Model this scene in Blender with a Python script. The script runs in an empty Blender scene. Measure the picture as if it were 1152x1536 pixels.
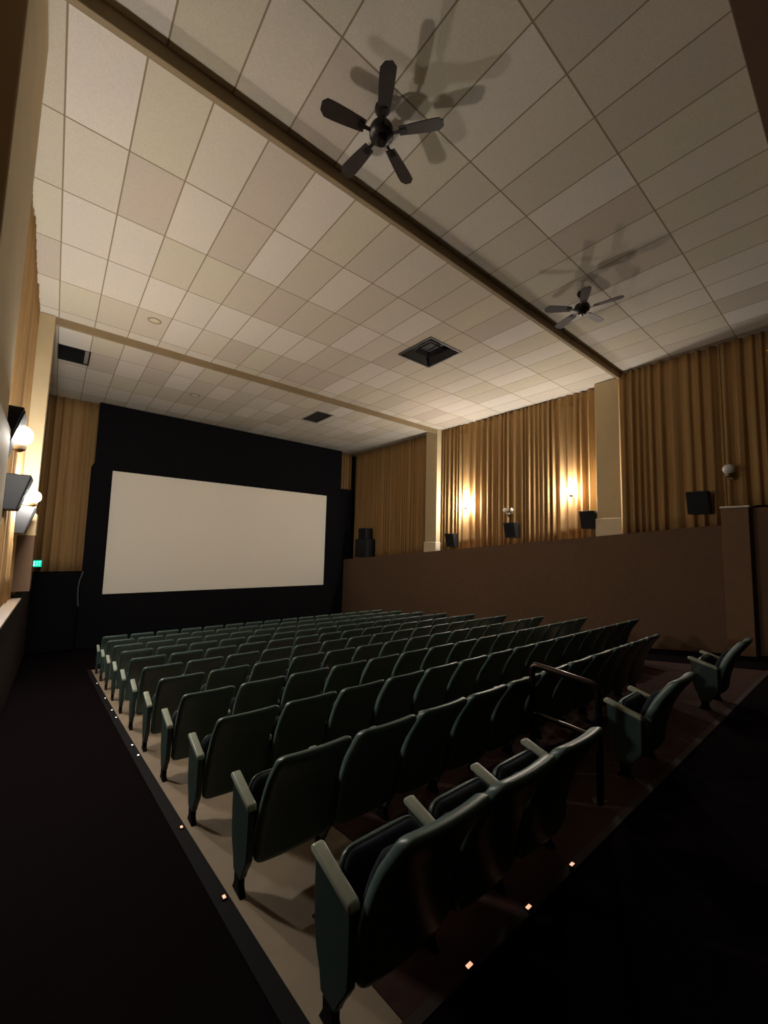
import bpy, bmesh, math, random
from mathutils import Vector, Matrix
rnd = random.Random(7)
S = bpy.context.scene
COL = S.collection
R = math.radians
Z0 = 1.70                      # camera height above the floor under it

# ---------------------------------------------------------------- camera
def cam_axes(yaw, pitch, roll):
    cy, sy, cp, sp = math.cos(yaw), math.sin(yaw), math.cos(pitch), math.sin(pitch)
    f = Vector((sy*cp, cy*cp, sp)); r = Vector((cy, -sy, 0)); u = r.cross(f)
    cr, sr = math.cos(roll), math.sin(roll)
    return cr*r + sr*u, -sr*r + cr*u, f
cd = bpy.data.cameras.new('camera'); cam = bpy.data.objects.new('camera', cd); COL.objects.link(cam)
r_, u_, f_ = cam_axes(R(39.16), R(5.104), R(1.45))
m = Matrix((r_, u_, -f_)).transposed().to_4x4(); m.translation = Vector((0, 0, Z0))
cam.matrix_world = m
cd.sensor_fit = 'VERTICAL'; cd.sensor_height = 24.0; cd.lens = 605.9/1536*24.0
cd.clip_start = 0.05; cd.clip_end = 100
S.camera = cam

# ---------------------------------------------------------------- world, exposure
w = bpy.data.worlds.new('world'); S.world = w; w.use_nodes = True
w.node_tree.nodes['Background'].inputs[0].default_value = (0, 0, 0, 1)
w.node_tree.nodes['Background'].inputs[1].default_value = 0.0
S.view_settings.view_transform = 'Standard'; S.view_settings.look = 'None'
S.view_settings.gamma = 1.0; S.view_settings.use_curve_mapping = False
S.view_settings.exposure = 2.06
LAMP_NEAR = 112.0              # strength of the two lit globes nearer the camera
LAMP_FAR = 182.0               # strength of the two lit globes nearer the screen
LAMP_COL = (1.0, 0.945, 0.865)
try:
    S.cycles.use_denoising = True
    S.cycles.max_bounces = 8; S.cycles.diffuse_bounces = 5
    S.cycles.caustics_reflective = False; S.cycles.caustics_refractive = False
except Exception:
    pass

# ---------------------------------------------------------------- dimensions
HC = 4.643 + Z0                # ceiling
XL, XR, YF, YB = -0.70, 11.70, 16.85, -2.6
def floor_z(y):
    y = max(min(y, 30.0), -3.0)
    return -0.134*y + 0.0017*y*y if y > 0 else -0.134*y*0.0
def dado_r(y): return 0.665 + Z0 - 0.0879*(y - 2.05)
def dado_l(y): return -1.00 + Z0 - 0.030*(y - 6.0)

# ---------------------------------------------------------------- helpers
class MB:
    def __init__(s): s.b = bmesh.new()
    def box(s, x0, x1, y0, y1, z0, z1):
        v = [s.b.verts.new(p) for p in ((x0,y0,z0),(x1,y0,z0),(x1,y1,z0),(x0,y1,z0),(x0,y0,z1),(x1,y0,z1),(x1,y1,z1),(x0,y1,z1))]
        for f in ((3,2,1,0),(4,5,6,7),(0,1,5,4),(1,2,6,5),(2,3,7,6),(3,0,4,7)): s.b.faces.new([v[i] for i in f])
        return s
    def bbox(s, x0, x1, y0, y1, z0, z1, r=0.01, seg=2):
        t = MB().box(x0, x1, y0, y1, z0, z1)
        bmesh.ops.bevel(t.b, geom=t.b.edges[:], offset=r, segments=seg, affect='EDGES', profile=0.5)
        return s.add(t)
    def add(s, t):
        me = bpy.data.meshes.new('tmp'); t.b.to_mesh(me); t.b.free(); s.b.from_mesh(me); bpy.data.meshes.remove(me); return s
    def prism(s, pts, a0, a1, axis='x', bevel=0):
        t = MB()
        def P(p, a): return (a, p[0], p[1]) if axis == 'x' else ((p[0], a, p[1]) if axis == 'y' else (p[0], p[1], a))
        A = [t.b.verts.new(P(p, a0)) for p in pts]; B = [t.b.verts.new(P(p, a1)) for p in pts]
        n = len(pts)
        t.b.faces.new(A); t.b.faces.new(B[::-1])
        for i in range(n): t.b.faces.new((A[i], B[i], B[(i+1) % n], A[(i+1) % n]))
        bmesh.ops.recalc_face_normals(t.b, faces=t.b.faces[:])
        if bevel: bmesh.ops.bevel(t.b, geom=t.b.edges[:], offset=bevel, segments=2, affect='EDGES', profile=0.5)
        return s.add(t)
    def lathe(s, prof, n=24, M=None):
        M = M or Matrix()
        rows = []
        for (r, z) in prof:
            if r < 1e-6: rows.append([s.b.verts.new(M @ Vector((0, 0, z)))])
            else: rows.append([s.b.verts.new(M @ Vector((r*math.cos(2*math.pi*i/n), r*math.sin(2*math.pi*i/n), z))) for i in range(n)])
        for a, b in zip(rows, rows[1:]):
            for i in range(n):
                j = (i+1) % n
                if len(a) == 1 and len(b) == 1: continue
                if len(a) == 1: s.b.faces.new((a[0], b[j], b[i]))
                elif len(b) == 1: s.b.faces.new((a[i], a[j], b[0]))
                else: s.b.faces.new((a[i], a[j], b[j], b[i]))
        bmesh.ops.recalc_face_normals(s.b, faces=s.b.faces[:])
        return s
    def tube(s, pts, r, n=12):
        pts = [Vector(p) for p in pts]; rings = []
        for i, p in enumerate(pts):
            d = (pts[min(i+1, len(pts)-1)] - pts[max(i-1, 0)]).normalized()
            a = d.cross(Vector((0, 0, 1)) if abs(d.z) < .9 else Vector((1, 0, 0))).normalized(); b = d.cross(a)
            rings.append([s.b.verts.new(p + r*(math.cos(2*math.pi*k/n)*a + math.sin(2*math.pi*k/n)*b)) for k in range(n)])
        for q, t in zip(rings, rings[1:]):
            for k in range(n): s.b.faces.new((q[k], q[(k+1) % n], t[(k+1) % n], t[k]))
        s.b.faces.new(rings[0][::-1]); s.b.faces.new(rings[-1])
        bmesh.ops.recalc_face_normals(s.b, faces=s.b.faces[:])
        return s
    def xf(s, M): bmesh.ops.transform(s.b, matrix=M, verts=s.b.verts[:]); return s
    def obj(s, name, mat, parent=None, loc=None, smooth=False, angle=40):
        me = bpy.data.meshes.new(name); s.b.to_mesh(me); s.b.free()
        o = bpy.data.objects.new(name, me); COL.objects.link(o)
        me.materials.append(mat)
        if smooth:
            for p in me.polygons: p.use_smooth = True
            try: me.set_sharp_from_angle(angle=R(angle))
            except Exception: pass
        if parent is not None: o.parent = parent
        if loc is not None: o.location = loc
        return o
def tag(o, label, cat, group=None):
    o['label'] = label; o['category'] = cat
    if group: o['group'] = group
    return o
def thing(name, label, cat, loc=(0,0,0), rz=0, group=None):
    o = bpy.data.objects.new(name, None); COL.objects.link(o); o.location = loc; o.rotation_euler = (0, 0, rz)
    o.empty_display_size = .1
    return tag(o, label, cat, group)
def struct(o): o['kind'] = 'structure'; return o

# ---------------------------------------------------------------- materials
def mat(name, col, rough=.6, metal=0, spec=.5, var=0, vscale=20, bump=0, bscale=200, emit=None, estr=0, sheen=0, coat=0):
    M = bpy.data.materials.new(name); M.use_nodes = True; nt = M.node_tree; b = nt.nodes['Principled BSDF']
    b.inputs['Base Color'].default_value = (*col, 1); b.inputs['Roughness'].default_value = rough
    b.inputs['Metallic'].default_value = metal; b.inputs['Specular IOR Level'].default_value = spec
    if sheen: b.inputs['Sheen Weight'].default_value = sheen; b.inputs['Sheen Roughness'].default_value = .4; b.inputs['Sheen Tint'].default_value = (*[min(1, c*1.5+.1) for c in col], 1)
    if coat: b.inputs['Coat Weight'].default_value = coat
    if emit: b.inputs['Emission Color'].default_value = (*emit, 1); b.inputs['Emission Strength'].default_value = estr
    tc = nt.nodes.new('ShaderNodeTexCoord')
    if var:
        n = nt.nodes.new('ShaderNodeTexNoise'); n.inputs['Scale'].default_value = vscale; n.inputs['Detail'].default_value = 5
        nt.links.new(tc.outputs['Object'], n.inputs['Vector'])
        mx = nt.nodes.new('ShaderNodeMix'); mx.data_type = 'RGBA'
        mx.inputs[6].default_value = (*[max(0, c*(1-var)) for c in col], 1); mx.inputs[7].default_value = (*[min(1, c*(1+var)) for c in col], 1)
        nt.links.new(n.outputs['Fac'], mx.inputs[0]); nt.links.new(mx.outputs[2], b.inputs['Base Color'])
    if bump:
        n2 = nt.nodes.new('ShaderNodeTexNoise'); n2.inputs['Scale'].default_value = bscale; n2.inputs['Detail'].default_value = 3
        nt.links.new(tc.outputs['Object'], n2.inputs['Vector'])
        bp = nt.nodes.new('ShaderNodeBump'); bp.inputs['Strength'].default_value = bump; bp.inputs['Distance'].default_value = .01
        nt.links.new(n2.outputs['Fac'], bp.inputs['Height']); nt.links.new(bp.outputs['Normal'], b.inputs['Normal'])
    return M

M_conc   = mat('worn_concrete', (.32,.25,.175), .75, var=.25, vscale=3.5, bump=.15, bscale=60)
M_carpet = mat('dark_aisle_carpet', (.0075,.0045,.006), .95, spec=.02, var=.4, vscale=60, bump=.4, bscale=300)
M_nosing = mat('black_edge_trim', (.011,.010,.011), .7, spec=.1)
M_curb   = mat('brown_edge_paint', (.048,.029,.025), .8, var=.5, vscale=6)
M_rug_shade    = mat('brown_carpet_and_shade', (.066,.036,.031), .95, spec=.08, var=.5, vscale=9, bump=.3, bscale=250)  # reddish rear carpet whose dark brown also stands in for floor shade
M_wall   = mat('dark_brown_wall', (.05,.033,.022), .85, spec=.2, var=.2, vscale=3)
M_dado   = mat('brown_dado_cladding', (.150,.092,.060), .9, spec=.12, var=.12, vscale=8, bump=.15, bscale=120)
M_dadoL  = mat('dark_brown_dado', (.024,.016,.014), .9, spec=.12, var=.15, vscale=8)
M_ledge  = mat('pale_ledge_board', (.30,.23,.17), .6, var=.15, vscale=10)
M_pier   = mat('tan_brown_pier_paint', (.20,.12,.075), .85, spec=.2, var=.12, vscale=5)
M_cream  = mat('cream_pilaster_paint', (.56,.44,.26), .75, spec=.3, var=.1, vscale=2.5)
M_plinth = mat('pale_plinth_paint', (.62,.53,.38), .75, spec=.3, var=.08, vscale=4)
M_beam   = mat('tan_brown_beam_paint', (.30,.22,.125), .75, spec=.3, var=.15, vscale=4)
M_black  = mat('black_masking_cloth', (.009,.009,.0105), .95, spec=.05)
M_screen = mat('screen_sheet', (.95,.90,.79), .8, spec=.2)
M_green  = mat('dark_green_seat_shell', (.085,.136,.122), .38, spec=.5, var=.15, vscale=9, bump=.05, bscale=250)
M_greenp = mat('dark_green_painted_steel', (.046,.078,.070), .45, spec=.45, var=.2, vscale=7)
M_arm    = mat('pale_green_armrest', (.42,.47,.38), .28, spec=.5, var=.12, vscale=15)
M_navy   = mat('dark_navy_upholstery', (.020,.023,.032), .9, spec=.15, var=.3, vscale=40, bump=.2, bscale=400)
M_spk    = mat('black_speaker_cabinet', (.013,.014,.016), .55, spec=.3, var=.15, vscale=20)
M_grille = mat('black_speaker_grille', (.010,.011,.013), .7, spec=.3, bump=.3, bscale=400)
M_fan    = mat('dark_bronze_fan_metal', (.022,.017,.015), .35, metal=.5, spec=.5)
M_blade  = mat('dark_walnut_fan_blade', (.030,.019,.014), .5, spec=.35, var=.3, vscale=12)
M_rail   = mat('dark_bronze_tube', (.05,.036,.032), .22, metal=.85)
M_white  = mat('white_plastic', (.75,.72,.64), .4)
M_glass0 = mat('unlit_opal_glass', (.72,.68,.60), .25)
M_brass  = mat('aged_brass_cup', (.16,.11,.06), .4, metal=.7)
M_globeN = mat('lit_opal_globe', (.9,.85,.75), .3, emit=LAMP_COL, estr=LAMP_NEAR)
M_globeF = mat('bright_opal_globe', (.9,.85,.75), .3, emit=LAMP_COL, estr=LAMP_FAR)
M_vent   = mat('black_vent_interior', (.012,.011,.010), .6, spec=.3)
M_ventf  = mat('dark_vent_louver', (.05,.044,.038), .5, metal=.3)
M_ventg  = mat('grey_vent_grille', (.30,.27,.24), .6)
M_steel  = mat('grey_metal', (.10,.10,.11), .5, metal=.2)
M_exit   = mat('exit_sign_face', (.0,.10,.05), .5, emit=(.0,.55,.26), estr=.35)
M_exitl  = mat('exit_sign_letters', (.1,.6,.5), .5, emit=(.12,1.0,.72), estr=1.6)
M_led    = mat('warm_led', (.9,.6,.5), .4, emit=(1.0,.46,.28), estr=.30)
M_ledw   = mat('white_led', (.9,.9,.9), .4, emit=(.95,.97,1.0), estr=.5)

def curtain_mat(name, col):
    M = mat(name, col, .85, spec=.12, sheen=.25)
    nt = M.node_tree; b = nt.nodes['Principled BSDF']; tc = nt.nodes['Texture Coordinate']
    mp = nt.nodes.new('ShaderNodeMapping'); mp.inputs['Scale'].default_value = (7, 7, .25)
    n = nt.nodes.new('ShaderNodeTexNoise'); n.inputs['Scale'].default_value = 1.6; n.inputs['Detail'].default_value = 4
    mx = nt.nodes.new('ShaderNodeMix'); mx.data_type = 'RGBA'
    mx.inputs[6].default_value = (col[0]*.72, col[1]*.62, col[2]*.5, 1); mx.inputs[7].default_value = (min(1,col[0]*1.22), col[1]*1.28, col[2]*1.45, 1)
    nt.links.new(tc.outputs['Object'], mp.inputs[0]); nt.links.new(mp.outputs[0], n.inputs['Vector'])
    nt.links.new(n.outputs['Fac'], mx.inputs[0]); nt.links.new(mx.outputs[2], b.inputs['Base Color'])
    return M
M_curt = curtain_mat('gold_brown_velour', (.385,.235,.095))

def ceiling_mat():
    M = bpy.data.materials.new('acoustic_ceiling_tile'); M.use_nodes = True; nt = M.node_tree; N = nt.nodes; Lk = nt.links
    b = N['Principled BSDF']; b.inputs['Roughness'].default_value = .95; b.inputs['Specular IOR Level'].default_value = .1
    uv = N.new('ShaderNodeUVMap'); uv.uv_map = 'tiles'
    sp = N.new('ShaderNodeSeparateXYZ'); Lk.new(uv.outputs[0], sp.inputs[0])
    def math_(op, a, bb=None):
        n = N.new('ShaderNodeMath'); n.operation = op
        for i, x in enumerate((a, bb)):
            if x is None: continue
            if isinstance(x, (int, float)): n.inputs[i].default_value = x
            else: Lk.new(x, n.inputs[i])
        return n.outputs[0]
    fx = math_('FLOOR', sp.outputs[0]); fy = math_('FLOOR', sp.outputs[1])
    cb = N.new('ShaderNodeCombineXYZ'); Lk.new(fx, cb.inputs[0]); Lk.new(fy, cb.inputs[1])
    wn = N.new('ShaderNodeTexWhiteNoise'); wn.noise_dimensions = '2D'; Lk.new(cb.outputs[0], wn.inputs['Vector'])
    ramp = N.new('ShaderNodeValToRGB'); e = ramp.color_ramp
    e.interpolation = 'CONSTANT'
    cols = [(0,(.62,.565,.475)),(.22,(.57,.515,.42)),(.42,(.65,.60,.525)),(.6,(.54,.475,.40)),(.74,(.67,.62,.55)),(.88,(.59,.545,.43))]
    e.elements[0].position = 0; e.elements[0].color = (*cols[0][1], 1)
    e.elements[1].position = cols[1][0]; e.elements[1].color = (*cols[1][1], 1)
    for p, c in cols[2:]: q = e.elements.new(p); q.color = (*c, 1)
    Lk.new(wn.outputs['Value'], ramp.inputs[0])
    tc = N.new('ShaderNodeTexCoord'); ns = N.new('ShaderNodeTexNoise'); ns.inputs['Scale'].default_value = 60; ns.inputs['Detail'].default_value = 4
    Lk.new(tc.outputs['Object'], ns.inputs['Vector'])
    sc = math_('ADD', math_('MULTIPLY', ns.outputs['Fac'], .30), .85)
    vm = N.new('ShaderNodeVectorMath'); vm.operation = 'SCALE'; Lk.new(ramp.outputs[0], vm.inputs[0]); Lk.new(sc, vm.inputs['Scale'])
    # grid lines between the tiles
    def edge(c, w_):
        fr = math_('FRACT', c); d = math_('MINIMUM', fr, math_('SUBTRACT', 1.0, fr)); return math_('LESS_THAN', d, w_)
    g = math_('MAXIMUM', edge(sp.outputs[0], .014), edge(sp.outputs[1], .008))
    mx = N.new('ShaderNodeMix'); mx.data_type = 'RGBA'; Lk.new(g, mx.inputs[0]); Lk.new(vm.outputs[0], mx.inputs[6]); mx.inputs[7].default_value = (.27,.21,.14, 1)
    Lk.new(mx.outputs[2], b.inputs['Base Color'])
    bp = N.new('ShaderNodeBump'); bp.inputs['Strength'].default_value = .25; bp.inputs['Distance'].default_value = .006
    h = math_('SUBTRACT', math_('MULTIPLY', ns.outputs['Fac'], .3), g); Lk.new(h, bp.inputs['Height']); Lk.new(bp.outputs[0], b.inputs['Normal'])
    return M
M_ceil = ceiling_mat()

# ---------------------------------------------------------------- room shell
VENTS = {'recess': (6.09, 7.10, 6.00, 7.05), 'dark': (-0.25, 0.37, 12.10, 13.10), 'grille': (6.72, 7.36, 12.00, 13.20)}
def ceiling():
    b = bmesh.new(); uvl = b.loops.layers.uv.new('tiles')
    bays = [(YB, 4.03, lambda x, y: ((x+.13)/.61, (y-2.866)/1.18)),
            (4.03, 10.68, lambda x, y: ((x+.2535)/.61, (y-4.1976)/1.2197)),
            (10.68, YF, lambda x, y: ((x+.2535)/.61, (y-10.88)/1.2197))]
    for y0, y1, fn in bays:
        xs = sorted({XL, XR} | {v for q in VENTS.values() if y0 < q[2] < y1 for v in q[:2]})
        ys = sorted({y0, y1} | {v for q in VENTS.values() if y0 < q[2] < y1 for v in q[2:]})
        for xa, xb in zip(xs, xs[1:]):
            for ya, yb in zip(ys, ys[1:]):
                if any(xa >= q[0]-1e-6 and xb <= q[1]+1e-6 and ya >= q[2]-1e-6 and yb <= q[3]+1e-6 for q in VENTS.values()): continue
                vs = [b.verts.new((x, y, HC)) for x, y in ((xa,ya),(xa,yb),(xb,yb),(xb,ya))]
                f = b.faces.new(vs)
                for l in f.loops: l[uvl].uv = fn(l.vert.co.x, l.vert.co.y)
    me = bpy.data.meshes.new('ceiling'); b.to_mesh(me); b.free(); me.materials.append(M_ceil)
    o = bpy.data.objects.new('ceiling', me); COL.objects.link(o); struct(o)
ceiling()
struct(MB().box(XL-.2, XR+.2, YB-.2, YF+.2, HC+.45, HC+.6).obj('ceiling_deck', M_wall))
struct(MB().box(XL-.2, XL, YB-.2, YF+.2, -4.5, HC+.45).obj('wall_left', M_wall))
struct(MB().box(XR, XR+.2, YB-.2, YF+.2, -4.5, HC+.45).obj('wall_right', M_wall))
struct(MB().box(XL, XR, YF, YF+.2, -4.5, HC+.45).obj('wall_front', M_wall))
struct(MB().box(XL, XR, YB-.2, YB, -4.5, HC+.45).obj('wall_back', M_wall))

PX0, PX1, PY0, PY1 = 0.935, 9.30, 1.29, 12.05      # concrete seating slab
def sloped(name, M, x0, x1, y0, y1, thick=.25, dz=0):
    b = bmesh.new(); n = max(1, int((y1-y0)/.4)); rows = []
    for i in range(n+1):
        y = y0 + (y1-y0)*i/n; z = floor_z(y) + dz
        rows.append([b.verts.new(p) for p in ((x0,y,z),(x1,y,z),(x1,y,z-thick),(x0,y,z-thick))])
    for a, c in zip(rows, rows[1:]):
        for k in range(4): b.faces.new((a[k], a[(k+1)%4], c[(k+1)%4], c[k]))
    b.faces.new(rows[0]); b.faces.new(rows[-1][::-1])
    bmesh.ops.recalc_face_normals(b, faces=b.faces[:])
    me = bpy.data.meshes.new(name); b.to_mesh(me); b.free(); me.materials.append(M)
    o = bpy.data.objects.new(name, me); COL.objects.link(o); return struct(o)
sloped('floor', M_conc, PX0, PX1, PY0, PY1)
sloped('floor_left_aisle', M_carpet, XL, PX0, PY0, YF)
sloped('floor_right_aisle', M_carpet, PX1, XR, PY0, YF)
sloped('floor_front', M_carpet, PX0, PX1, PY1, YF)
sloped('floor_back', M_carpet, XL, XR, YB, PY0)
sloped('floor_rear_shade', M_rug_shade, 1.22, PX1, PY0+.004, 2.02, thick=.012, dz=.008)  # shade behind and under the nearest row, put in as a dark sheet
sloped('floor_gap_shade', M_rug_shade, 1.75, PX1, 2.02, 2.75, thick=.012, dz=.008)  # shaded floor between the first two rows, painted dark over the concrete
sloped('floor_side_shade', M_rug_shade, 6.98, PX1, 2.75, 3.20, thick=.012, dz=.008)  # dark sheet in place of shade past the second row's right end
# edging of the slab
sloped('trim_1', M_nosing, PX0-.085, PX0, PY0, PY1, thick=.03, dz=.016)
struct(MB().box(PX0, PX1, PY0-.05, PY0, floor_z(PY0)-.02, floor_z(PY0)+.012).obj('trim_2', M_curb))

# ceiling beams
for k, (x0, x1, y0, y1, d) in enumerate([(-.45, 11.25, 3.985, 4.05, .165), (-.45, 11.25, 10.64, 10.705, .165), (XL, XR, .02, .525, .30)]):
    struct(MB().bbox(x0, x1, y0, y1, HC-d, HC+.02, .008).obj('trim_%d' % (3+k), M_beam if k < 2 else M_dado))

# pilasters with plinths
def pilaster(n, xa, xb, y0, y1, side, z_pl0, z_pl1, mat_pl):
    p = struct(MB().bbox(xa, xb, y0, y1, z_pl0, HC-.01, .012).obj('trim_%d' % n, M_cream))
    q = (xa-.03, xb) if side > 0 else (xa, xb+.03)
    MB().bbox(q[0], q[1], y0-.02, y1+.03, z_pl0-.02, z_pl1, .02, 3).obj('plinth', mat_pl, p)
    return p
pilaster(6, 11.20, XR, 4.10, 4.74, 1, dado_r(4.4)-.1, .925+Z0, M_plinth)
pilaster(7, 11.20, XR, 10.60, 11.20, 1, dado_r(10.9)-.1, .277+Z0, M_plinth)
pilaster(8, XL, -.385, 3.30, 4.74, -1, dado_l(4.4)-.1, .96+Z0, M_plinth)
pilaster(9, XL, -.305, 10.60, 11.20, -1, .08+Z0, .50+Z0, M_cream)
struct(MB().bbox(XL, -.28, 10.58, 11.24, -1.02+Z0, .08+Z0, .01).obj('trim_10', M_dado))

# dado walls
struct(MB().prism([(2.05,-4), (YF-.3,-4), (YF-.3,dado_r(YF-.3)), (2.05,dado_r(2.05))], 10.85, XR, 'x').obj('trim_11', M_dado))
struct(MB().bbox(10.70, XR, 1.62, 2.05, -1.0, 1.00+Z0, .008).obj('trim_12', M_pier))
struct(MB().bbox(10.68, 10.98, 1.60, 2.07, 1.00+Z0, 1.035+Z0, .006).obj('trim_13', M_white))
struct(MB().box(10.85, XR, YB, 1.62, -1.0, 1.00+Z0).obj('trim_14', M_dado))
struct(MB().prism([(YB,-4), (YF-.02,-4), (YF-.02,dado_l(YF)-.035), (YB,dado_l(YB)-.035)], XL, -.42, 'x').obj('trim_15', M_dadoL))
struct(MB().prism([(YB,dado_l(YB)-.035), (10.56,dado_l(10.56)-.035), (10.56,dado_l(10.56)), (YB,dado_l(YB))], XL, -.39, 'x', .004).obj('trim_16', M_ledge))

# ---------------------------------------------------------------- curtains
def folds(L, seed, pitch, amp):
    q = random.Random(seed); n = int(L/.012)+1; ph = q.uniform(0, 6); out = []; p = pitch; a = amp; tp = p; ta = a; nxt = 0
    for i in range(n):
        s = L*i/(n-1)
        if s >= nxt:
            tp = pitch*q.choice((.55,.7,.9,1.1,1.5)); ta = amp*q.uniform(.45,1.35); nxt = s + tp
        p += (tp-p)*.12; a += (ta-a)*.12
        ph += 2*math.pi*(L/(n-1))/p
        v = math.sin(ph); v = math.copysign(abs(v)**.8, v)
        out.append((s, a*(v + .22*math.sin(2.3*ph+1.3))))
    return out
def curtain(label, axis, base, a0, a1, ztop, zbot, seed, pitch=.21, amp=.045, M=None, name='wall_curtain', sgn=-1, cat='curtain', group=None):
    F = folds(a1-a0, seed, pitch, amp); q = random.Random(seed+99)
    nz = 12; b = bmesh.new(); cols = []
    drift = [q.uniform(-.02,.02) for _ in F]
    for i in range(1, len(drift)): drift[i] = drift[i-1]*.97 + drift[i]*.25
    for i, (s, d) in enumerate(F):
        a = a0 + s; zb = zbot(a) if callable(zbot) else zbot; zt = ztop(a) if callable(ztop) else ztop; c = []
        for k in range(nz+1):
            t = k/nz; z = zt + (zb-zt)*t
            j = min(len(F)-1, max(0, int(i + 6*drift[i]*t*6)))
            dd = (F[j][1]*.55 + d*.45)*(.82+.3*t)
            off = base + sgn*dd
            c.append(b.verts.new((off, a, z) if axis == 'y' else (a, off, z)))
        cols.append(c)
    for c, e in zip(cols, cols[1:]):
        for k in range(nz): b.faces.new((c[k], c[k+1], e[k+1], e[k]))
    me = bpy.data.meshes.new(name); b.to_mesh(me); b.free(); me.materials.append(M or M_curt)
    for p in me.polygons: p.use_smooth = True
    o = bpy.data.objects.new(name, me); COL.objects.link(o)
    md = o.modifiers.new('cloth_thickness', 'SOLIDIFY'); md.thickness = .006; md.offset = 0
    return tag(o, label, cat, group)
G = 'gold wall curtains'
curtain('dim gold pleated curtain on the right wall nearest the camera, above the brown dado', 'y', 10.98, 2.0, 4.07, HC-.01, lambda y: dado_r(y)+.012, 11, pitch=.17, amp=.052, group=G)
curtain('dark gold curtain end above the tan pier at the right edge', 'y', 10.98, .52, 1.995, HC-.01, 1.05+Z0, 17, pitch=.17, amp=.052, group=G)
curtain('brightly lit gold curtain on the right wall between the two cream pilasters', 'y', 11.47, 4.78, 10.57, HC-.02, lambda y: dado_r(y)+.012, 12, pitch=.20, amp=.066, group=G)
curtain('dim brown curtain on the right wall between far pilaster and screen', 'y', 11.47, 11.24, 16.35, HC-.02, lambda y: dado_r(y)+.012, 13, pitch=.17, amp=.058, group=G)
curtain('lit gold curtain on the left wall behind the glowing globes', 'y', -.585, 4.79, 10.55, HC-.01, lambda y: dado_l(y)+.012, 14, pitch=.17, amp=.042, sgn=1, group=G)
curtain('curtain on the left wall nearest the camera, before the first pilaster', 'y', -.585, .52, 3.27, HC-.01, lambda y: dado_l(y)+.012, 15, pitch=.17, amp=.042, sgn=1, group=G)
curtain('dark curtain on the left wall beyond the far left pilaster', 'y', -.585, 11.27, 16.3, HC-.01, lambda y: dado_l(y)+.012, 16, pitch=.17, amp=.042, sgn=1, group=G)
curtain('brown curtain on the front wall left of the screen, above the black doorway', 'x', 16.58, -.66, .99, HC-.01, -1.0+Z0, 21, amp=.045, sgn=-1, pitch=.2, group=G)
curtain('narrow brown curtain on the front wall right of the screen', 'x', 16.58, 10.45, 11.36, HC-.01, -.55+Z0, 22, amp=.045, sgn=-1, pitch=.2, group=G)

# ---------------------------------------------------------------- screen end
scr = thing('screen_masking', 'black masking wall framing the cinema screen up to the ceiling', 'screen surround', (0,16.3,0))
MB().box(.88, 10.56, 0, .10, 2.36+Z0, HC-.01).obj('top_masking', M_black, scr)
MB().prism([(.80,-3.6), (1.42,-3.6), (1.42,2.36+Z0), (.88,2.36+Z0), (.88,2.60+Z0), (.80,2.44+Z0)], 0, .10, 'y').obj('side_masking', M_black, scr)
MB().prism([(9.66,-3.6), (11.26,-3.6), (11.21,2.80+Z0), (10.62,2.80+Z0), (10.56,2.36+Z0), (9.66,2.36+Z0)], 0, .10, 'y').obj('side_masking', M_black, scr)
MB().box(1.42, 9.66, 0, .10, -3.6, -1.74+Z0).obj('bottom_masking', M_black, scr)
sc = MB().bbox(1.39, 9.76, 16.26, 16.29, -1.745+Z0, 2.37+Z0, .006)
so = sc.obj('cinema_screen', M_screen); tag(so, 'large blank off-white cinema screen set in the black front wall', 'screen')
# black doorway under the left front curtain
d1 = struct(MB().box(-.60, .78, 16.40, 16.46, -3.6, -1.02+Z0).obj('door_1', M_black))
struct(MB().tube([(.83,16.22,-.99+Z0),(.76,16.22,-1.25+Z0),(.735,16.22,-1.5+Z0),(.745,16.22,-1.8+Z0),(.775,16.22,-2.1+Z0)], .022).obj('trim_17', M_steel))

# exit sign
ex = thing('exit_sign', 'small glowing green exit sign over the black doorway at left front', 'sign', (-.345,16.2,-.73+Z0))
MB().bbox(-.15, .15, -.03, .03, -.11, .11, .008).obj('sign_box', M_spk, ex)
MB().box(-.138, .138, -.036, -.031, -.098, .098).obj('sign_face', M_exit, ex)
lt = MB()
def stroke(x0, x1, z0, z1): lt.box(x0, x1, -.042, -.036, z0, z1)
W, Hh, T = .052, .066, .014
x = -.125
stroke(x, x+T, -Hh, Hh)
for z in (-Hh, -T/2, Hh-T): stroke(x, x+W, z, z+T)
x = -.062
for s in (1, -1):
    lt.prism([(x if s > 0 else x+W-T, -Hh), (x+T if s > 0 else x+W, -Hh), (x+W if s > 0 else x+T, Hh), (x+W-T if s > 0 else x, Hh)], -.042, -.036, 'y')
x = .008; stroke(x+.014, x+.028, -Hh, Hh)
x = .060; stroke(x+W/2-T/2, x+W/2+T/2, -Hh, Hh); stroke(x, x+W, Hh-T, Hh)
lt.obj('lettering', M_exitl, ex)

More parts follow.
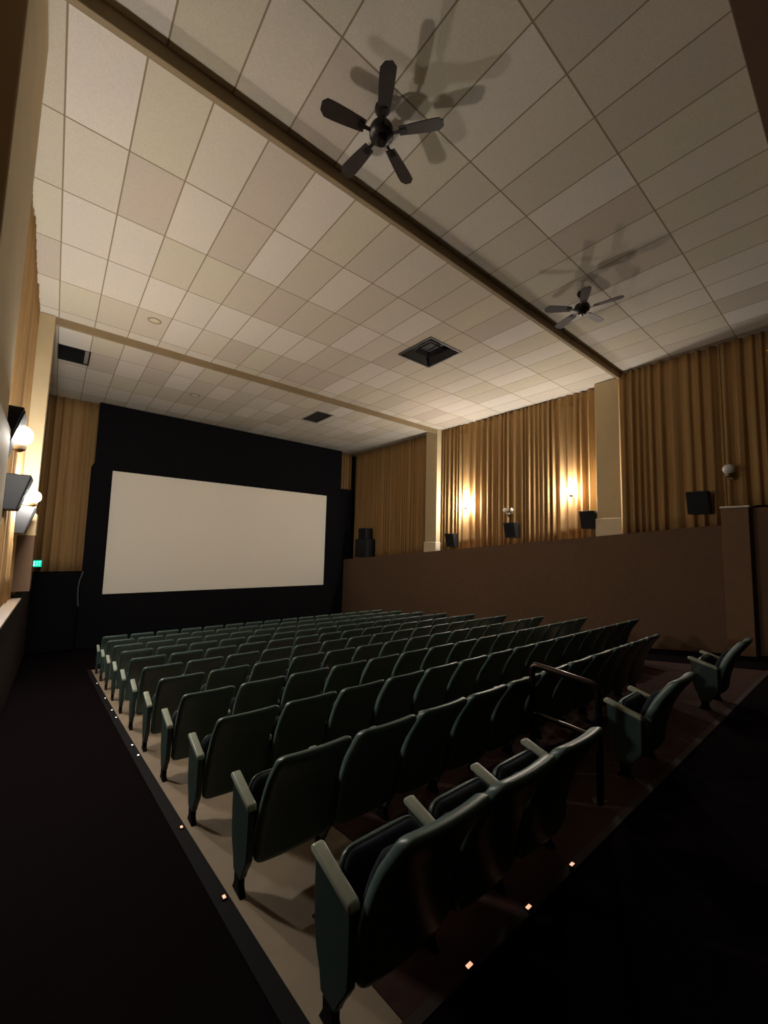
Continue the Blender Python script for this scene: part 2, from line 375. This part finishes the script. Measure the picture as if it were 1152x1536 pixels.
# ---------------------------------------------------------------- ceiling fixtures
q = VENTS['recess']
v = thing('ceiling_vent', 'square recessed black air diffuser in the middle of the ceiling', 'vent', ((q[0]+q[1])/2,(q[2]+q[3])/2,HC))
hx, hy = (q[1]-q[0])/2, (q[3]-q[2])/2
def ring(M, hx, hy, wd, z0, z1):
    for a in ((-hx,hx,-hy,-hy+wd),(-hx,hx,hy-wd,hy),(-hx,-hx+wd,-hy+wd,hy-wd),(hx-wd,hx,-hy+wd,hy-wd)): M.box(*a, z0, z1)
    return M
ring(MB(), hx+.02, hy+.02, .045, -.018, .004).obj('frame', M_ventf, v)
def cone(h0, h1, z0, z1, t):
    b = MB()
    A = [b.b.verts.new((sx*h0[0], sy*h0[1], z0)) for sx, sy in ((-1,-1),(1,-1),(1,1),(-1,1))]
    B = [b.b.verts.new((sx*h1[0], sy*h1[1], z1)) for sx, sy in ((-1,-1),(1,-1),(1,1),(-1,1))]
    for i in range(4): b.b.faces.new((A[i], A[(i+1)%4], B[(i+1)%4], B[i]))
    bmesh.ops.solidify(b.b, geom=b.b.faces[:], thickness=t); return b
cone((hx-.01, hy-.01), (hx-.16, hy-.16), -.004, .17, .006).obj('sloped_collar', M_ventf, v)
MB().box(-hx+.16, hx-.16, -hy+.16, hy-.16, .17, .18).obj('duct', M_vent, v)
cone((hx-.26, hy-.26), (hx-.34, hy-.34), .06, .15, .006).obj('louver', M_vent, v)
q = VENTS['dark']
v = thing('ceiling_vent', 'black square ceiling opening with grey edge beside the left wall', 'vent', ((q[0]+q[1])/2,(q[2]+q[3])/2,HC))
hx, hy = (q[1]-q[0])/2, (q[3]-q[2])/2
b = MB(); ring(b, hx, hy, .012, 0, .30); b.box(-hx, hx, -hy, hy, .30, .31); b.obj('duct', M_vent, v)
MB().box(hx-.10, hx-.02, -hy+.02, hy-.02, .02, .06).obj('damper_edge', M_ventg, v)
ring(MB(), hx+.015, hy+.015, .02, -.006, .003).obj('frame', M_ventf, v)
q = VENTS['grille']
v = thing('ceiling_vent', 'grey louvered ceiling grille beyond the far beam, nearer the screen', 'vent', ((q[0]+q[1])/2,(q[2]+q[3])/2,HC))
hx, hy = (q[1]-q[0])/2, (q[3]-q[2])/2
ring(MB(), hx+.01, hy+.01, .03, -.012, .004).obj('frame', M_ventg, v)
b = MB()
for i in range(14):
    y = -hy+.05 + (2*hy-.1)*i/13
    b.prism([(y-.03,-.006),(y-.024,-.006),(y+.03,.03),(y+.024,.03)], -hx+.02, hx-.02, 'x')
b.obj('louvers', M_ventg, v)
MB().box(-hx, hx, -hy, hy, .04, .05).obj('duct', M_vent, v)
t = thing('ceiling_disc', 'small round ceiling speaker in the tiles before the far beam, left side', 'speaker', (1.307,9.406,HC))
MB().lathe([(0,-.012),(.085,-.012),(.10,-.006)], 28).obj('grille', M_plinth, t, smooth=True)
MB().lathe([(.10,-.014),(.125,-.010),(.13,0)], 28).obj('rim', M_ledge, t, smooth=True)
t = thing('ceiling_disc', 'faint ring stain on the ceiling beyond the far beam, left of centre', 'speaker', (3.12,13.4,HC))  # a ring-shaped ceiling stain built as a raised disc, no speaker
MB().lathe([(0,-.008),(.10,-.008),(.12,-.004)], 28).obj('grille', M_plinth, t, smooth=True)
MB().lathe([(.12,-.012),(.15,-.008),(.155,0)], 28).obj('rim', M_beam, t, smooth=True)

def fan(label, x, y, ang, light):
    f = thing('ceiling_fan', label, 'fan', (x, y, HC-.30), group='dark ceiling fans')
    MB().lathe([(0,.30),(.075,.30),(.08,.27),(.05,.21),(.018,.20),(.018,.20)], 24).obj('canopy', M_fan, f, smooth=True)
    MB().lathe([(.014,.21),(.014,.08)], 14).obj('downrod', M_fan, f, smooth=True)
    MB().lathe([(0,.095),(.05,.09),(.115,.06),(.13,.02),(.125,-.03),(.09,-.06),(0,-.065)], 32).obj('motor_housing', M_fan, f, smooth=True)
    hub = MB().lathe([(0,-.06),(.06,-.06),(.065,-.09),(.045,-.115),(0,-.12)], 24).obj('switch_housing', M_fan, f, smooth=True)
    if light: MB().lathe([(0,-.118),(.016,-.122),(.014,-.14),(0,-.147)], 12).obj('finial', M_steel, hub, smooth=True)
    for k in range(5):
        a = R(ang + 72*k)
        Mx = Matrix.Rotation(a, 4, 'Z') @ Matrix.Translation((0,0,-.012)) @ Matrix.Rotation(R(12), 4, 'X')
        outline = []
        for t_ in [i/10 for i in range(11)]:
            xx = .19 + .46*t_; hw = .056 + .024*math.sin(min(1, t_*1.15)*math.pi/2)
            if t_ > .86: hw *= math.sqrt(max(0, 1-((t_-.86)/.14)**2))*.55 + .45
            outline.append((xx, hw))
        pts = outline + [(px, -h) for px, h in reversed(outline)]
        bl = MB().prism(pts, -.004, .004, 'z').xf(Mx).obj('blade', M_blade, f)
        MB().prism([(.10,.018),(.17,.016),(.26,.036),(.27,0),(.26,-.036),(.17,-.016),(.10,-.018)], -.011, -.0045, 'z').xf(Mx).obj('blade_iron', M_fan, bl)
fan('near dark five-blade ceiling fan above the front of the picture', 2.349, 3.088, 21.3, False)
fan('far dark five-blade ceiling fan near the right end of the near beam', 6.993, 3.138, -5, True)

# ---------------------------------------------------------------- wall fixtures
def sconce(label, x, y, z, side, gmat, group):
    t = thing('wall_sconce', label, 'wall lamp', (x, y, z), 0 if side > 0 else math.pi, group)   # +x local points to the wall
    prof = [(.045,-.082)] + [(.105*math.sin(a), -.105*math.cos(a)) for a in [math.pi*(.16+.84*i/12) for i in range(13)]]
    prof[-1] = (0, .105)
    MB().lathe([(0,-.08)]+prof, 20).obj('globe', gmat, t, smooth=True)
    MB().lathe([(0,-.175),(.02,-.172),(.055,-.15),(.062,-.11),(.06,-.095),(.052,-.0945),(0,-.0945)], 20).obj('cup', M_brass, t, smooth=True)
    MB().tube([(.04,0,-.15),(.09,0,-.155),(.15,0,-.13)], .013).obj('arm', M_brass, t, smooth=True)
    MB().bbox(.145, .165, -.05, .05, -.20, -.04, .006).obj('wall_plate', M_brass, t)
sconce('glowing globe sconce on the right wall curtain beside the near pilaster', 11.27, 5.46, 1.745+Z0, 1, M_globeN, 'globe sconces')
sconce('glowing globe sconce on the right wall curtain toward the far pilaster', 11.27, 9.25, 1.615+Z0, 1, M_globeF, 'globe sconces')
sconce('unlit white globe sconce above the tan pier at far right', 10.76, 1.905, 1.815+Z0, 1, M_glass0, 'globe sconces')
sconce('upper glowing globe sconce at the left edge, nearer the camera', -.341, 5.5, 1.053+Z0, -1, M_globeN, 'globe sconces')
sconce('lower glowing globe sconce on left wall against the far left pilaster', -.315, 9.28, .735+Z0, -1, M_globeF, 'globe sconces')

def wall_speaker(label, x, y, z, side, h=.48, wd=.40, tilt=0):
    t = thing('wall_speaker', label, 'speaker', (x, y, z), 0 if side > 0 else math.pi, 'surround speakers')
    # local -x faces into the room; wedge: deeper at the top
    MB().prism([(.0,h/2),(-.26,h/2),(-.14,-h/2),(0,-h/2)], -wd/2, wd/2, 'y', .012).obj('cabinet', M_spk, t)
    g = MB().prism([(-.258,h/2-.03),(-.268,h/2-.03),(-.152,-h/2+.03),(-.142,-h/2+.03)], -wd/2+.02, wd/2-.02, 'y', .003).obj('grille', M_grille, t)
    MB().box(0, .10, -.04, .04, -.06, .06).obj('bracket', M_fan, t)
G4 = None
wall_speaker('black wall speaker at right, beside the near cream pilaster', 11.37, 4.98, .905+Z0, 1)
wall_speaker('black wall speaker at right, under the white twin-head emergency light', 11.37, 7.40, .665+Z0, 1)
wall_speaker('black wall speaker at right, next to the far cream pilaster', 11.37, 9.90, .345+Z0, 1)
wall_speaker('black wall speaker on the dim curtain at far right', 10.90, 2.44, 1.15+Z0, 1)
wall_speaker('dark wall speaker behind the upper left globe lamp', -.545, 5.0, .94+Z0, -1)
wall_speaker('large black wall speaker behind the lower left globe lamp', -.545, 7.4, .62+Z0, -1)
wall_speaker('pale-lit wall speaker below the lower left globe lamp', -.545, 9.8, .335+Z0, -1)

t = thing('emergency_light', 'white twin-head emergency light on the lit right curtain', 'emergency light', (11.36,7.50,1.27+Z0))
MB().bbox(-.06, .06, -.11, .11, -.09, .03, .01).obj('battery_box', M_brass, t)
for s in (-1, 1):
    Mx = Matrix.Translation((-.10, s*.125, .05)) @ Matrix.Rotation(R(-75), 4, 'Y') @ Matrix.Rotation(R(s*25), 4, 'X')
    hd = MB().lathe([(0,-.05),(.035,-.045),(.06,0),(.065,.02),(.058,.025),(0,.02)], 20, Mx).obj('lamp_head', M_white, t, smooth=True)
    MB().tube([(-.06, s*.05, .02), (-.08, s*.13, .05)], .014).obj('swivel', M_white, hd)
MB().bbox(-.08, -.068, -.04, .04, -.09, -.03, .004).obj('test_label', M_white, t)

t = thing('floor_loudspeaker', 'dark loudspeaker standing on the right dado ledge beside the screen', 'speaker', (11.15,15.0,dado_r(15.0)))
MB().bbox(-.28, .2, -.48, .42, .035, .86, .02).obj('cabinet', M_spk, t)
MB().bbox(-.29, -.28, -.44, .38, .09, .82, .004).obj('grille', M_grille, t)
MB().bbox(-.20, .16, -.30, .30, .86, 1.36, .03).obj('horn_box', M_spk, t)
MB().bbox(-.21, -.2, -.26, .26, .92, 1.31, .004).obj('horn_mouth', M_grille, t)

# ---------------------------------------------------------------- handrail
hr = thing('handrail', 'dark metal tube handrail in the gap of the nearest row', 'handrail', (3.37,0,0))
yn, yf_ = 1.445, 2.005; zt = -1.022+Z0
MB().tube([(0,yn,floor_z(yn)),(0,yn,zt-.05)], .026, 16).obj('post', M_rail, hr, smooth=True)
MB().tube([(0,yf_,floor_z(yf_)),(0,yf_,zt-.02)], .026, 16).obj('post', M_rail, hr, smooth=True)
arc = [(0, yn+.05-.05*math.cos(R(a)), zt-.05+.05*math.sin(R(a))) for a in range(0, 91, 15)]
arc2 = [(0, yf_-.05+.05*math.sin(R(a)), zt-.02+.05*math.cos(R(a))) for a in range(0, 91, 15)]
MB().tube(arc + arc2, .026, 16).obj('top_rail', M_rail, hr, smooth=True)
MB().tube([(0,yn,-1.42+Z0),(0,yf_,-1.40+Z0)], .020, 14).obj('mid_rail', M_rail, hr, smooth=True)
for yy in (yn, yf_):
    MB().lathe([(0,.012),(.06,.012),(.065,0),(0,0)], 18, Matrix.Translation((0,yy,floor_z(yy)))).obj('base_flange', M_rail, hr, smooth=True)

# ---------------------------------------------------------------- seats
P = .54; X0 = .9936
BACK = [(.18,.262),(.28,.255),(.39,.235),(.5,.203),(.6,.165),(.70,.113),(.78,.058),(.83,.022),(.86,.004),(.89,-.012)]
def yback(z):
    for (za, ya), (zb, yb) in zip(BACK, BACK[1:]):
        if z <= zb: t = (z-za)/(zb-za); return ya + (yb-ya)*t
    return BACK[-1][1]
def rnd_edge(d, r):
    return 1.0 if d >= r else math.sqrt(max(0, 1-(1-d/r)**2))
def shell(hw, z0, z1, rear, front, rtop, rbot, yoff, nx=18, nz=26, plan=.05, power=6):
    """closed padded panel bent along the back curve"""
    b = bmesh.new(); zc = (z0+z1)/2; hz = (z1-z0)/2
    us = [math.sin(math.pi/2*(-1+2*i/nx)) for i in range(nx+1)]
    vs = [math.sin(math.pi/2*(-1+2*k/nz)) for k in range(nz+1)]
    def width(z):
        if z > z1-rtop: d = z-(z1-rtop); return hw - rtop + math.sqrt(max(0, rtop**2-d*d))
        if z < z0+rbot: d = (z0+rbot)-z; return hw - rbot + math.sqrt(max(0, rbot**2-d*d))
        return hw
    fr, bk = {}, {}
    for i, u in enumerate(us):
        for k, v_ in enumerate(vs):
            z = zc + hz*v_; x = u*width(z)
            e = rnd_edge(width(z)*(1-abs(u)), .03)*rnd_edge(min(z1-z, z-z0), .046)
            yc = yback(z) + plan*(x/hw)**2 + yoff
            edge = i in (0, nx) or k in (0, nz)
            bk[i,k] = b.verts.new((x, yc - rear*e, z))
            fr[i,k] = bk[i,k] if edge else b.verts.new((x, yc + front*e, z))
    for i in range(nx):
        for k in range(nz):
            b.faces.new((bk[i,k], bk[i+1,k], bk[i+1,k+1], bk[i,k+1]))
            try: b.faces.new((fr[i,k], fr[i,k+1], fr[i+1,k+1], fr[i+1,k]))
            except ValueError: pass
    bmesh.ops.remove_doubles(b, verts=b.verts[:], dist=1e-5)
    bmesh.ops.recalc_face_normals(b, faces=b.faces[:])
    mb = MB(); mb.b.free(); mb.b = b; return mb
def cushion_plate(hw, L, t0, t1, M, nx=12, ny=12, power=5):
    b = bmesh.new(); top, bot = {}, {}
    us = [math.sin(math.pi/2*(-1+2*i/nx)) for i in range(nx+1)]; vs = [math.sin(math.pi/2*(-1+2*k/ny)) for k in range(ny+1)]
    for i, u in enumerate(us):
        for k, v_ in enumerate(vs):
            yy = L/2*(1+v_); rr = .07
            wd = hw if yy < L-rr else hw - rr + math.sqrt(max(0, rr*rr-(yy-L+rr)**2))
            e = math.sqrt(max(0, 1-abs(u)**power))*math.sqrt(max(0, 1-abs(v_)**power))
            edge = i in (0, nx) or k in (0, ny)
            bot[i,k] = b.verts.new(M @ Vector((u*wd, yy, -t0*e)))
            top[i,k] = bot[i,k] if edge else b.verts.new(M @ Vector((u*wd, yy, t1*e)))
    for i in range(nx):
        for k in range(ny):
            b.faces.new((bot[i,k], bot[i,k+1], bot[i+1,k+1], bot[i+1,k])); b.faces.new((top[i,k], top[i+1,k], top[i+1,k+1], top[i,k+1]))
    bmesh.ops.remove_doubles(b, verts=b.verts[:], dist=1e-5)
    bmesh.ops.recalc_face_normals(b, faces=b.faces[:])
    mb = MB(); mb.b.free(); mb.b = b; return mb
def arm_mb(xc):
    # rounded bar rising gently to the front
    pts = [(.238,.512),(.25,.542),(.38,.574),(.52,.612),(.545,.60),(.545,.575),(.38,.538),(.25,.504)]
    return MB().prism(pts, xc-.027, xc+.027, 'x', .009)
def panel_mb(xc):
    pts = [(.245,.505),(.36,.545),(.515,.585),(.512,.42),(.50,.30),(.485,.23),(.455,.17),(.44,.10),(.33,.10),(.305,.15),(.27,.20),(.25,.235),(.245,.30)]
    return MB().prism(pts, xc-.020, xc+.020, 'x', .008)
def foot_mb(xc):
    return MB().prism([(.345,.13),(.425,.13),(.42,.05),(.45,.0),(.31,.0),(.345,.05)], xc-.019, xc+.019, 'x', .006)
def make_seat():
    t = thing('theatre_chair', '', 'theatre seat')
    c = P/2
    T = Matrix.Translation((c,0,0))
    shell(.243, .20, .885, .032, .052, .050, .05, -.012, plan=.02, power=4.5).xf(T).obj('back_shell', M_green, t, smooth=True, angle=180)
    shell(.205, .30, .765, .0, .055, .06, .05, .030, plan=.02).xf(T).obj('back_cushion', M_navy, t, smooth=True, angle=180)
    Mp = T @ Matrix.Translation((0,.345,.27)) @ Matrix.Rotation(R(76), 4, 'X')
    cushion_plate(.224, .345, .075, .012, Mp).obj('seat_pan', M_green, t, smooth=True, angle=180)
    Mq = T @ Matrix.Translation((0,.333,.275)) @ Matrix.Rotation(R(76), 4, 'X')
    cushion_plate(.219, .335, .005, .05, Mq).obj('seat_cushion', M_navy, t, smooth=True, angle=180)
    panel_mb(0).obj('side_panel', M_greenp, t)
    foot_mb(0).obj('foot', M_nosing, t)
    arm_mb(0).obj('armrest', M_arm, t, smooth=True, angle=50)
    return t
proto = make_seat()
end_panel = None
def add_end(root):
    """the closing panel and armrest on the right-hand end of a row"""
    global end_panel
    if end_panel is None:
        end_panel = (panel_mb(P).obj('side_panel', M_greenp, root), foot_mb(P).obj('foot', M_nosing, root), arm_mb(P).obj('armrest', M_arm, root, smooth=True, angle=50))
    else:
        for o in end_panel:
            c = o.copy(); COL.objects.link(c); c.parent = root
first = [True]
proto_parts = list(proto.children)
def place_seat(x, y, label):
    if first[0]: t = proto; first[0] = False
    else:
        t = proto.copy(); COL.objects.link(t)
        for ch in proto_parts:
            c = ch.copy(); COL.objects.link(c); c.parent = t
    t.location = (x, y, floor_z(y+.35)); t['label'] = label; t['group'] = 'green cinema seats'
    slope = (floor_z(y+.6)-floor_z(y))/.6
    return t
ORD = ['first','second','third','fourth','fifth','sixth','seventh','eighth','ninth','tenth','eleventh','twelfth','thirteenth','fourteenth','fifteenth']
ROWS = ['nearest row','second row from the camera','third row from the camera','fourth row from the camera','fifth row from the camera','sixth row from the camera',
        'fifth row from the screen','fourth row from the screen','third row from the screen','second row from the screen','front row by the screen']
YR = [1.09 + 1.0*k for k in range(11)]
for k in range(11):
    n = 3 if k == 0 else (11 if k == 1 else 15)
    for i in range(n):
        if k == 0: lab = ['corner seat of the nearest row, beside the left aisle','middle seat of the three left seats in the nearest row','seat just left of the handrail gap in the nearest row'][i]; lab = 'green cinema ' + lab
        elif i == 0: lab = 'green cinema seat at the left aisle end of the ' + ROWS[k]
        elif i == n-1: lab = 'green cinema seat at the right end of the ' + ROWS[k]
        else: lab = 'green cinema seat, %s from the left aisle in the %s' % (ORD[i], ROWS[k])
        s = place_seat(X0 + i*P, YR[k], lab)
        if i == n-1: add_end(s)
for x, lab in ((3.93, 'lone green cinema seat just right of the handrail, seen from its side'), (6.42, 'lone dim green cinema seat near the tan pier at far right')):
    s = place_seat(x, 1.09, lab); add_end(s)

# ---------------------------------------------------------------- step lights
def led(label, x, y, M, rz, size):
    t = thing('step_light', label, 'step light', (x, y, floor_z(y)+.016), rz, 'step lights')
    MB().bbox(-size*1.35, size*1.35, -.014, .014, 0, .010, .003).obj('housing', M_nosing, t)
    MB().box(-size, size, -.008, .008, .010, .0135).obj('lens', M, t)
Ls = [2.46, 3.41, 5.28, 5.69, 7.15, 7.65, 8.60, 10.13]
Ln = ['nearest the camera','second from the camera','third from the camera','fourth from the camera','fourth from the screen','third from the screen','second from the screen','nearest the screen']
for y, nm in zip(Ls, Ln):
    led('tiny glowing step light on the left aisle edge, ' + nm, PX0-.03, y, M_led if y < 4 else M_ledw, R(90), .012)
for x, nm in zip((1.577, 2.058, 2.528), ('leftmost and nearest','middle one of three','rightmost of three')):
    led('reddish step light on the floor edge behind the nearest row, ' + nm, x, 1.255, M_led, 0, .016)
